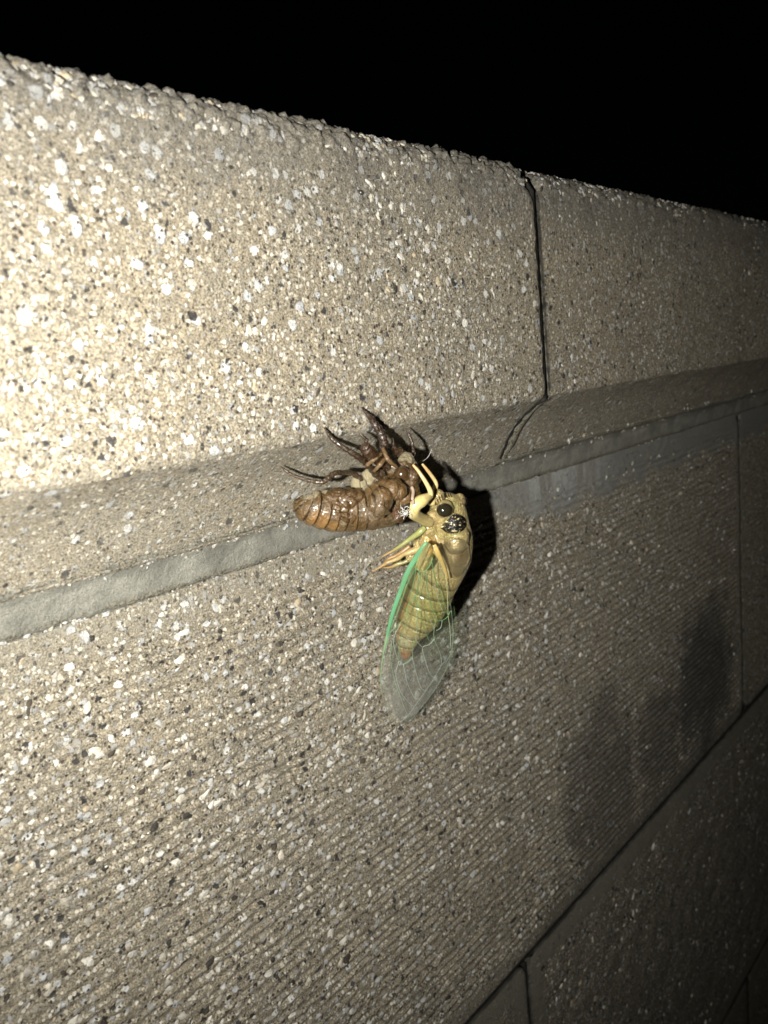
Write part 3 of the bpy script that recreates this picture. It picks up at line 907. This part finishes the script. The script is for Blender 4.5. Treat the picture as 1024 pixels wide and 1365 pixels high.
# tangle of white breathing-tube threads left at the split
rt = random.Random(5); th = []
for k in range(16):
    p = np.array([541 + rt.uniform(-3, 3), 683 + rt.uniform(-4, 5)]); pts = []
    a = rt.uniform(0, 6.28)
    for i in range(6):
        pts.append(at(p[0], p[1], 37.5 + rt.uniform(-1, 1))); a += rt.uniform(-1.3, 1.3); p = p + np.array([math.cos(a), math.sin(a)]) * rt.uniform(1.5, 3)
    Cc = catmull(pts, 4); th.append(loft(Cc, .00005, seg=5))
tt = link('tracheal_thread', *merge(th), M_thread, shell); tt['kind'] = 'stuff'; tt['label'] = 'tuft of white breathing-tube threads at the split'
hp = catmull([at(563.5, 615, 34), at(569, 611, 36), at(573, 605, 37), at(576, 598, 37)], 5)
link('bristle', *loft(hp, .00003, seg=5), M_thread, shell)
hp = catmull([at(549, 618, 34), at(551, 611, 35), at(554, 604, 36)], 5)
link('antenna', *loft(hp, .00009, seg=5), M_hair, shell)
hp = catmull([at(549, 649, 36), at(551, 655, 36.5), at(550, 664, 37), at(551, 672, 37)], 5)
link('mouth_tube', *loft(hp, .0004, seg=8), m_plain('pale_husk', (.30, .22, .17), .4), shell)

# ------------------------------------------------------------------ the newly emerged cicada
cic = thing('cicada', 'pale gold newly emerged cicada with green veined clear wings hanging head up from its shell', 'insect', at(597, 690, 28))
ad_rows = [(540, 878, 12, 4, 3), (541, 868, 12.5, 9, 8), (542, 858, 13.2, 13, 12), (546, 844, 14.2, 19, 17), (553, 829, 15.5, 26, 23), (561, 812, 17, 31, 27), (568, 793, 19, 34, 29),
           (577, 773, 22, 34, 30), (588, 756, 25, 33, 31), (596, 738, 27.5, 33, 32), (599, 720, 29.5, 31, 32), (599, 706, 30.5, 29, 31), (598, 693, 31.5, 26, 27), (596, 679, 32, 25, 24), (594, 668, 32.5, 20, 19), (593, 660, 32.8, 9, 9)]
C2, A2, B2 = spine_of(ad_rows, 12)
def rings2(s, th):
    k = np.ones_like(th)
    if s < .50:
        u = s / .50 * 8.0; f = u - math.floor(u)
        k = k * (1 - .05 * math.exp(-((f - .05) / .12) ** 2) + .02 * f)
    return k
main2 = loft(C2, A2, B2, up=VIEW, seg=64, shape=rings2)
bl = []
for (px, py, d, r) in [(612, 735, 33, 19), (609, 716, 35, 19), (611, 752, 30, 14), (608, 766, 27.5, 9), (612, 668, 34, 10), (584, 662, 33.5, 10), (593, 679, 35.5, 13), (604, 697, 36, 14),
                       (570, 722, 29, 13), (566, 738, 27, 12), (572, 704, 30, 12), (577, 690, 31, 11), (560, 726, 26, 10), (578, 737, 32, 10), (617, 668, 33.5, 6.5), (548, 742, 22, 8)]:
    p = at(px, py, d); bl.append(ell(p, np.array([1, .85, 1]) * r * scale_at(p)))
Va, Fa = fuse([main2] + bl, .00022, 2)
Na = vnormals(Va, Fa); mma = Va * 1000
dist = ((Va[:, None, :] - C2[None]) ** 2).sum(2); si = dist.argmin(1) / (len(C2) - 1)
fh = sstep(.5, .6, si)
Va = Va + Na * (fh * .00030 * fbm(mma * .35, 3, 81) + .00005 * fbm(mma * 1.1, 2, 83))[:, None]
u = si / .50 * 8; fr = u - np.floor(u)
band = np.where(si < .52, np.exp(-((fr - .02) / .16) ** 2), 0)
GO = (.56, .46, .21)
cols = paint(Va, GO, [(600, 745, 34, 34, (.52, .43, .25), .9), (618, 740, 33, 16, (.40, .30, .17), .7), (572, 725, 30, 12, (.62, .36, .12), .6), (582, 742, 32, 9, (.66, .36, .08), .9),
                      (560, 745, 26, 10, (.60, .45, .20), .8), (600, 708, 36, 20, (.36, .33, .13), .7), (590, 668, 34, 14, (.46, .37, .16), .8), (605, 673, 36, 8, (.42, .42, .18), .8),
                      (618, 668, 34, 8, (.10, .07, .04), .85), (575, 695, 32, 14, (.60, .46, .24), .7), (610, 765, 29, 14, (.34, .33, .17), .7),
                      (575, 800, 20, 40, (.55, .50, .17), .8), (538, 800, 16, 14, (.55, .26, .07), .8), (530, 822, 14, 12, (.58, .27, .08), .8), (535, 845, 13, 10, (.62, .30, .09), .9), (552, 850, 14, 13, (.62, .56, .32), .9),
                      (542, 850, 14.5, 12, (.72, .66, .42), .95), (529, 838, 14, 7, (.70, .36, .12), .9), (541, 873, 13, 11, (.62, .28, .09), 1.0)])
cols = cols * (1 - .6 * band[:, None])
link('body', Va, Fa, M_body, cic, True, cols=cols, attrs={'mud': np.zeros(len(Va))})
SA = Skin(Va, Fa)
# markings, eyes, face ribs
patch(cic, 'black_marking', SA, [(586.5, 704), (592, 697), (600, 689), (606, 685), (614, 686), (621, 691), (622.5, 700), (618, 707), (609, 711), (597, 711)], M_mark, .00012, nr=16, seg=50, bulge=.0003)
L, N = SA.hit(593.8, 679.5); s = scale_at(L)
Tz = np.array([.1, 0, 1.]); Tz -= N * (N @ Tz); Tz /= np.linalg.norm(Tz); Tx = np.cross(Tz, N)
Re = np.stack([Tx, Tz, N], 1)
link('eye', *ell(L - N * 4.0 * s, np.array([10.9, 9.6, 8.3]) * s, Re, 32, 20), M_eye, cic)
L, N = SA.hit(618, 668); link('eye', *ell(L - N * 3.5 * s, np.array([6, 6, 6]) * s), m_plain('far_eye', (.12, .085, .05), .12, Coat_Weight=.8), cic)
for k in range(8):                                                # ribs across the swollen face
    x0 = 579.5 + k * 2.9; y0 = 666.5 - 10 * math.sin(min(1, k / 6) * 1.35)
    q = [SA.hit(x0, y0)[0], SA.hit(x0 + 1.2, y0 + 3.2)[0], SA.hit(x0 + 2.3, y0 + 6)[0]]
    link('face_rib', *loft(catmull(q, 4), .95 * s, seg=6), M_hair, cic)
hp = catmull([at(602, 654, 33), at(604, 650, 34), at(604.5, 646, 34.5)], 4); link('antenna', *loft(hp, .00006, seg=5), M_hair, cic)
M_gloss = m_skin('gold_gloss', .22, 1.0, .00060, .0, .75, .8)
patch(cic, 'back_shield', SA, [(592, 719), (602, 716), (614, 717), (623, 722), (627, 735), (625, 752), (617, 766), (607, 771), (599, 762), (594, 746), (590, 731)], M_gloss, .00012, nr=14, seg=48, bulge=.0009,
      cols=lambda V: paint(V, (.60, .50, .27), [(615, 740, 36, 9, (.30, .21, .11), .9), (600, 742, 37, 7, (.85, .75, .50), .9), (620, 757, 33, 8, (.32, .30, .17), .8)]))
# collar line across the back
q = [SA.hit(x, y)[0] for x, y in [(576, 690), (578, 703), (585, 714), (598, 719), (612, 719), (625, 713)]]
link('collar_ridge', *loft(catmull(q, 6), 1.5 * s, seg=8), M_body, cic, cols=np.repeat([[.52, .45, .20]], 31 * 8 + 2, 0), attrs={'mud': np.zeros(31 * 8 + 2)})
# legs
GR = (.5, .42, .20); GG = (.28, .30, .11); OR = (.30, .19, .085)
leg(cic, 'leg', [(572, 696, 31), (560, 690, 33), (551, 683, 35), (553, 674, 36), (563, 667, 37), (573, 661, 37)], [8, 7, 8.5, 9, 8, 4.5], (.56, .46, .21), M_leg, label='thick pale front thigh')
leg(cic, 'leg', [(573, 663, 37), (574, 656, 37.5), (570, 647, 37.5), (564, 637, 37), (557, 627, 36), (550.5, 619.5, 35)], [4.2, 3.6, 3.0, 2.7, 2.3, 1.6], (.60, .49, .24), M_leg, tip=(.50, .33, .15), label='near front shin reaching up to the shell')
leg(cic, 'leg', [(574, 672, 33), (577, 660, 33), (580, 651, 33), (581, 644, 33), (576, 635, 33), (570, 627, 33), (563, 618.5, 32.5)], [6, 5.5, 4, 3, 2.6, 2.3, 1.6], (.60, .49, .24), M_leg, tip=(.50, .33, .15), label='far front shin reaching up to the shell')
leg(cic, 'leg', [(566, 704, 31), (561, 708, 30.5), (556, 712, 29.5), (546, 719, 27.5), (537, 725.5, 26), (535, 727, 25.6), (524, 734, 23.5), (515, 739, 22), (508.5, 743, 21)], [4, 4.6, 4.2, 3.4, 2.6, 2.9, 2.0, 1.6, .8], GG, M_leg, tip=OR, sp=5, label='green middle leg with orange foot')
leg(cic, 'leg', [(562, 730, 27), (554, 733, 25.5), (544, 737, 24), (538, 739, 23), (531, 744, 21.5), (522, 748, 20), (516, 750, 19), (507, 756, 17.5), (496.5, 762, 16)], [5, 5.2, 4.2, 2.8, 3.2, 2.6, 2.8, 1.7, .8], (.38, .29, .13), M_leg, tip=OR, sp=6)
leg(cic, 'leg', [(558, 741, 23), (548, 744, 21.5), (540, 749, 20.5), (530, 752, 19), (521, 756, 17.5), (511, 757, 15.5)], [4.5, 4.4, 2.6, 3.0, 2.0, .8], (.26, .24, .10), M_leg, tip=OR, sp=4)
leg(cic, 'leg', [(546, 728, 23), (536, 736, 21.5), (527, 741, 20), (518, 745, 18.5), (511, 752, 17)], [3.5, 3.2, 2.2, 2.3, .7], OR, M_leg, sp=3)

# wings
z2 = lambda a, b: (480 + a / 4.015, 640 + b / 4.015)
LEFT = [z2(*p) for p in [(350, 330), (322, 362), (290, 405), (240, 490), (200, 600), (160, 720), (132, 860), (112, 1000), (110, 1100), (130, 1200), (165, 1275), (215, 1310)]]
RIGHT = [z2(*p) for p in [(392, 372), (420, 420), (450, 490), (470, 560), (484, 660), (496, 760), (499, 850), (490, 930), (452, 1030), (395, 1130), (332, 1212), (275, 1280), (215, 1311)]]
Lc = catmull([(x, y, 0) for x, y in LEFT], 10)[:, :2]; Rc = catmull([(x, y, 0) for x, y in RIGHT], 10)[:, :2]
def arc(Q):
    s = np.concatenate([[0], np.cumsum(np.linalg.norm(np.diff(Q, axis=0), axis=1))]); return s / s[-1]
La, Ra = arc(Lc), arc(Rc)
NU, NV = 60, 24
tt_ = np.linspace(0, 1, NU)
LL = np.stack([np.interp(tt_, La, Lc[:, k]) for k in (0, 1)], 1); RR = np.stack([np.interp(tt_, Ra, Rc[:, k]) for k in (0, 1)], 1)
def wing_d(px, py, far=False):
    s = np.clip((py - 725) / 241.0, 0, 1)
    xl = np.interp(py, LL[:, 1], LL[:, 0]); xr = np.interp(py, RR[:, 1], RR[:, 0])
    c = np.clip((px - xl) / max(xr - xl, 6), -.1, 1.1) * 2 - 1
    if far: return lerp(20, 4, s) + 3 * (c + 1) / 2
    return lerp(36, 9.5, s ** .9) + 2.6 * c * (1 - .5 * s) + 1.6 * (1 - c * c) + .35 * math.sin(px * .21 + py * .05) * s
def wing_mesh(far=False, dx=0, dy=0, sc=1.0):
    V = []
    for i in range(NU):
        for j in range(NV):
            p = LL[i] * (1 - j / (NV - 1)) + RR[i] * (j / (NV - 1))
            V.append(at(p[0] + dx, p[1] + dy, wing_d(p[0], p[1], far)))
    F = [(i * NV + j, i * NV + j + 1, (i + 1) * NV + j + 1, (i + 1) * NV + j) for i in range(NU - 1) for j in range(NV - 1)]
    return np.array(V), F
GRN = (.05, .22, .10); LG = (.15, .28, .11); PA = (.32, .38, .33); YL = (.60, .48, .16)
VEINS = [  # colour start, colour end, radius px, points in traced coordinates
    (LG, LG, 1.3, [(345, 345), (318, 400), (300, 455), (300, 472), (325, 490), (350, 485), (375, 455), (388, 420)]),
    (GRN, LG, 1.2, [(300, 470), (262, 540), (235, 610), (205, 700), (170, 780), (140, 850)]),
    (GRN, LG, 1.2, [(318, 490), (312, 550), (297, 618), (258, 675), (238, 735), (205, 775), (142, 832)]),
    (GRN, PA, 1.2, [(297, 618), (306, 700), (306, 790), (300, 852), (335, 897)]),
    (GRN, LG, 1.3, [(352, 490), (358, 560), (370, 625), (390, 700), (408, 745), (440, 750), (468, 732), (484, 700)]),
    (GRN, LG, 1.3, [(385, 440), (402, 530), (430, 600), (452, 670), (472, 728)]),
    (YL, PA, 1.2, [(392, 385), (430, 440), (460, 520), (468, 620), (472, 720), (482, 800), (486, 900)]),
    (LG, PA, 1.0, [(408, 745), (398, 790), (398, 850), (430, 930), (437, 985)]),
    (PA, PA, .9, [(398, 850), (370, 880), (335, 897), (348, 960), (372, 1032), (395, 1060)]),
    (LG, PA, .9, [(300, 852), (280, 895), (280, 950), (232, 985), (208, 965), (190, 920), (180, 850), (215, 770)]),
    (PA, PA, .9, [(280, 950), (302, 1040), (326, 1110), (350, 1130)]),
    (PA, PA, .9, [(232, 985), (252, 1080), (290, 1162), (320, 1172)]),
    (PA, PA, .9, [(208, 970), (192, 1040), (216, 1130), (262, 1192), (290, 1212)]),
    (LG, PA, .9, [(170, 860), (165, 960), (182, 1060), (212, 1150), (246, 1238), (262, 1252)]),
    (PA, PA, .45, [(490, 700), (497, 800), (492, 900), (470, 960), (438, 988), (395, 1062), (350, 1130), (320, 1172), (290, 1213), (262, 1253), (235, 1280), (215, 1295)]),
    (LG, LG, 1.0, [(330, 500), (322, 600), (320, 700), (345, 800), (370, 860)]),
    (PA, PA, .8, [(440, 752), (432, 790), (408, 805)]), (LG, LG, .8, [(300, 475), (285, 560), (262, 650), (245, 760), (215, 860), (208, 960)]),
    (PA, PA, .7, [(350, 700), (385, 770), (398, 800)]), (PA, PA, .7, [(400, 560), (420, 640), (450, 720)]),
]
def build_wing(far=False, dx=0, dy=0):
    V, F = wing_mesh(far, dx, dy)
    sv = np.repeat(np.linspace(0, 1, NU), NV)[:, None]; k_ = sstep(.25, .7, sv)
    w = link('forewing', V, F, M_wing, cic, True, origin=V[0], cols=np.array([[.36, .48, .20]]) * (1 - k_) + np.array([[.60, .58, .53]]) * k_, attrs={'haze': (.55 + 1.45 * sstep(.45, .95, sv))[:, 0]})
    w['label'] = 'far forewing behind the body' if far else 'near forewing, clear with green leading edge'
    # leathery green leading edge tapering to a fine rim
    pts = []; rr = []; cc = []
    for i in range(NU):
        p = LL[i]; s = i / (NU - 1)
        width = np.interp(s, [0, .05, .2, .4, .55, .62, 1], [4, 7, 7.8, 6.0, 3.6, 1.6, .9])
        q = p + np.array([width * .55, 0])
        pts.append(at(q[0] + dx, q[1] + dy, wing_d(q[0], q[1], far) + .4)); rr.append(width * (.25 if far else 1))
        cc.append(np.array((.22, .28, .2)) if far else np.array([(.085, .23, .115), (.085, .25, .13), (.16, .28, .15), (.23, .27, .18)])[0 if s < .3 else 1 if s < .52 else 2 if s < .75 else 3])
    P = np.array(pts); rr = np.array(rr) * scale_at(P[0])
    v, f = loft(P, rr * .5, np.minimum(rr * .15, .00025), up=VIEW, seg=10)
    c = np.vstack([np.repeat(np.array(cc), 10, 0), cc[0], cc[-1]])
    link('leading_edge', v, f, M_vein, w, True, cols=c)
    mm_ = []; cs = []
    for (ca, cb, r, pl) in ([] if far else VEINS):
        q = catmull([(*z2(a, b), 0) for a, b in pl], 6)
        C_ = np.array([at(x + dx, y + dy, wing_d(x, y, far) + .12) for x, y, _ in q])
        v, f = loft(C_, r * .38 * scale_at(C_[0]), up=VIEW, seg=6); n = len(C_)
        k = np.concatenate([np.repeat(np.linspace(0, 1, n), 6), [0, 1]])[:, None]
        mm_.append((v, f)); cs.append(np.array(ca) * (1 - k) + np.array(cb) * k)
    # inner margin
    C_ = np.array([at(x + dx, y + dy, wing_d(x, y, far)) for x, y in RR]); v, f = loft(C_, .16 * scale_at(C_[0]), up=VIEW, seg=6); n = len(C_)
    mm_.append((v, f)); cs.append(np.repeat([PA], len(v), 0) if not far else np.repeat([LG], len(v), 0))
    V, F = merge(mm_)
    vo = link('vein', V, F, M_vein, w, True, cols=np.vstack(cs)); vo['kind'] = 'stuff'
    return w
build_wing(True, 3.5, -6)
build_wing(False)
# yellow flesh at the wing root
def rootc(V): return np.repeat([[.58, .47, .17]], len(V), 0)
O = catmull([(*z2(a, b), 0) for a, b in [(350, 330), (325, 385), (302, 440), (300, 470), (325, 489), (350, 484), (376, 450), (392, 405), (388, 362), (368, 335), (350, 330)]], 6)[:-1, :2]
c0_ = O.mean(0); V = [at(*c0_, wing_d(*c0_) + .9)]; n = len(O)
for rr_ in range(1, 7):
    for o_ in O:
        q_ = c0_ + (o_ - c0_) * rr_ / 6; b_ = 1.1 * (1 - (rr_ / 6) ** 2) + .3 * math.sin(q_[0] * .9 + q_[1] * .4)
        V.append(at(*q_, wing_d(*q_) + b_ * .6 - .05))
F = [(0, 1 + j, 1 + (j + 1) % n) for j in range(n)] + [(1 + r_ * n + j, 1 + (r_ + 1) * n + j, 1 + (r_ + 1) * n + (j + 1) % n, 1 + r_ * n + (j + 1) % n) for r_ in range(5) for j in range(n)]
V = np.array(V)
cc_ = paint(V, (.50, .44, .19), [(578, 735, 38, 9, (.62, .38, .11), .9), (560, 735, 37, 6, (.30, .42, .16), .6), (566, 752, 36, 7, (.52, .50, .24), .8)])
link('wing_root', V, F, M_body, cic, True, cols=cc_, attrs={'mud': np.zeros(len(V))})
leg(cic, 'wing_hinge', [(578, 727, 37), (583, 736, 37.4), (589, 748, 36.8), (594, 761, 35.8), (597, 772, 34.8)], [4, 3.6, 2.6, 1.6, 1.0], (.46, .34, .12), M_leg, flat=.3)

for o in list(bpy.data.objects):
    if '_o' in o: del o['_o']
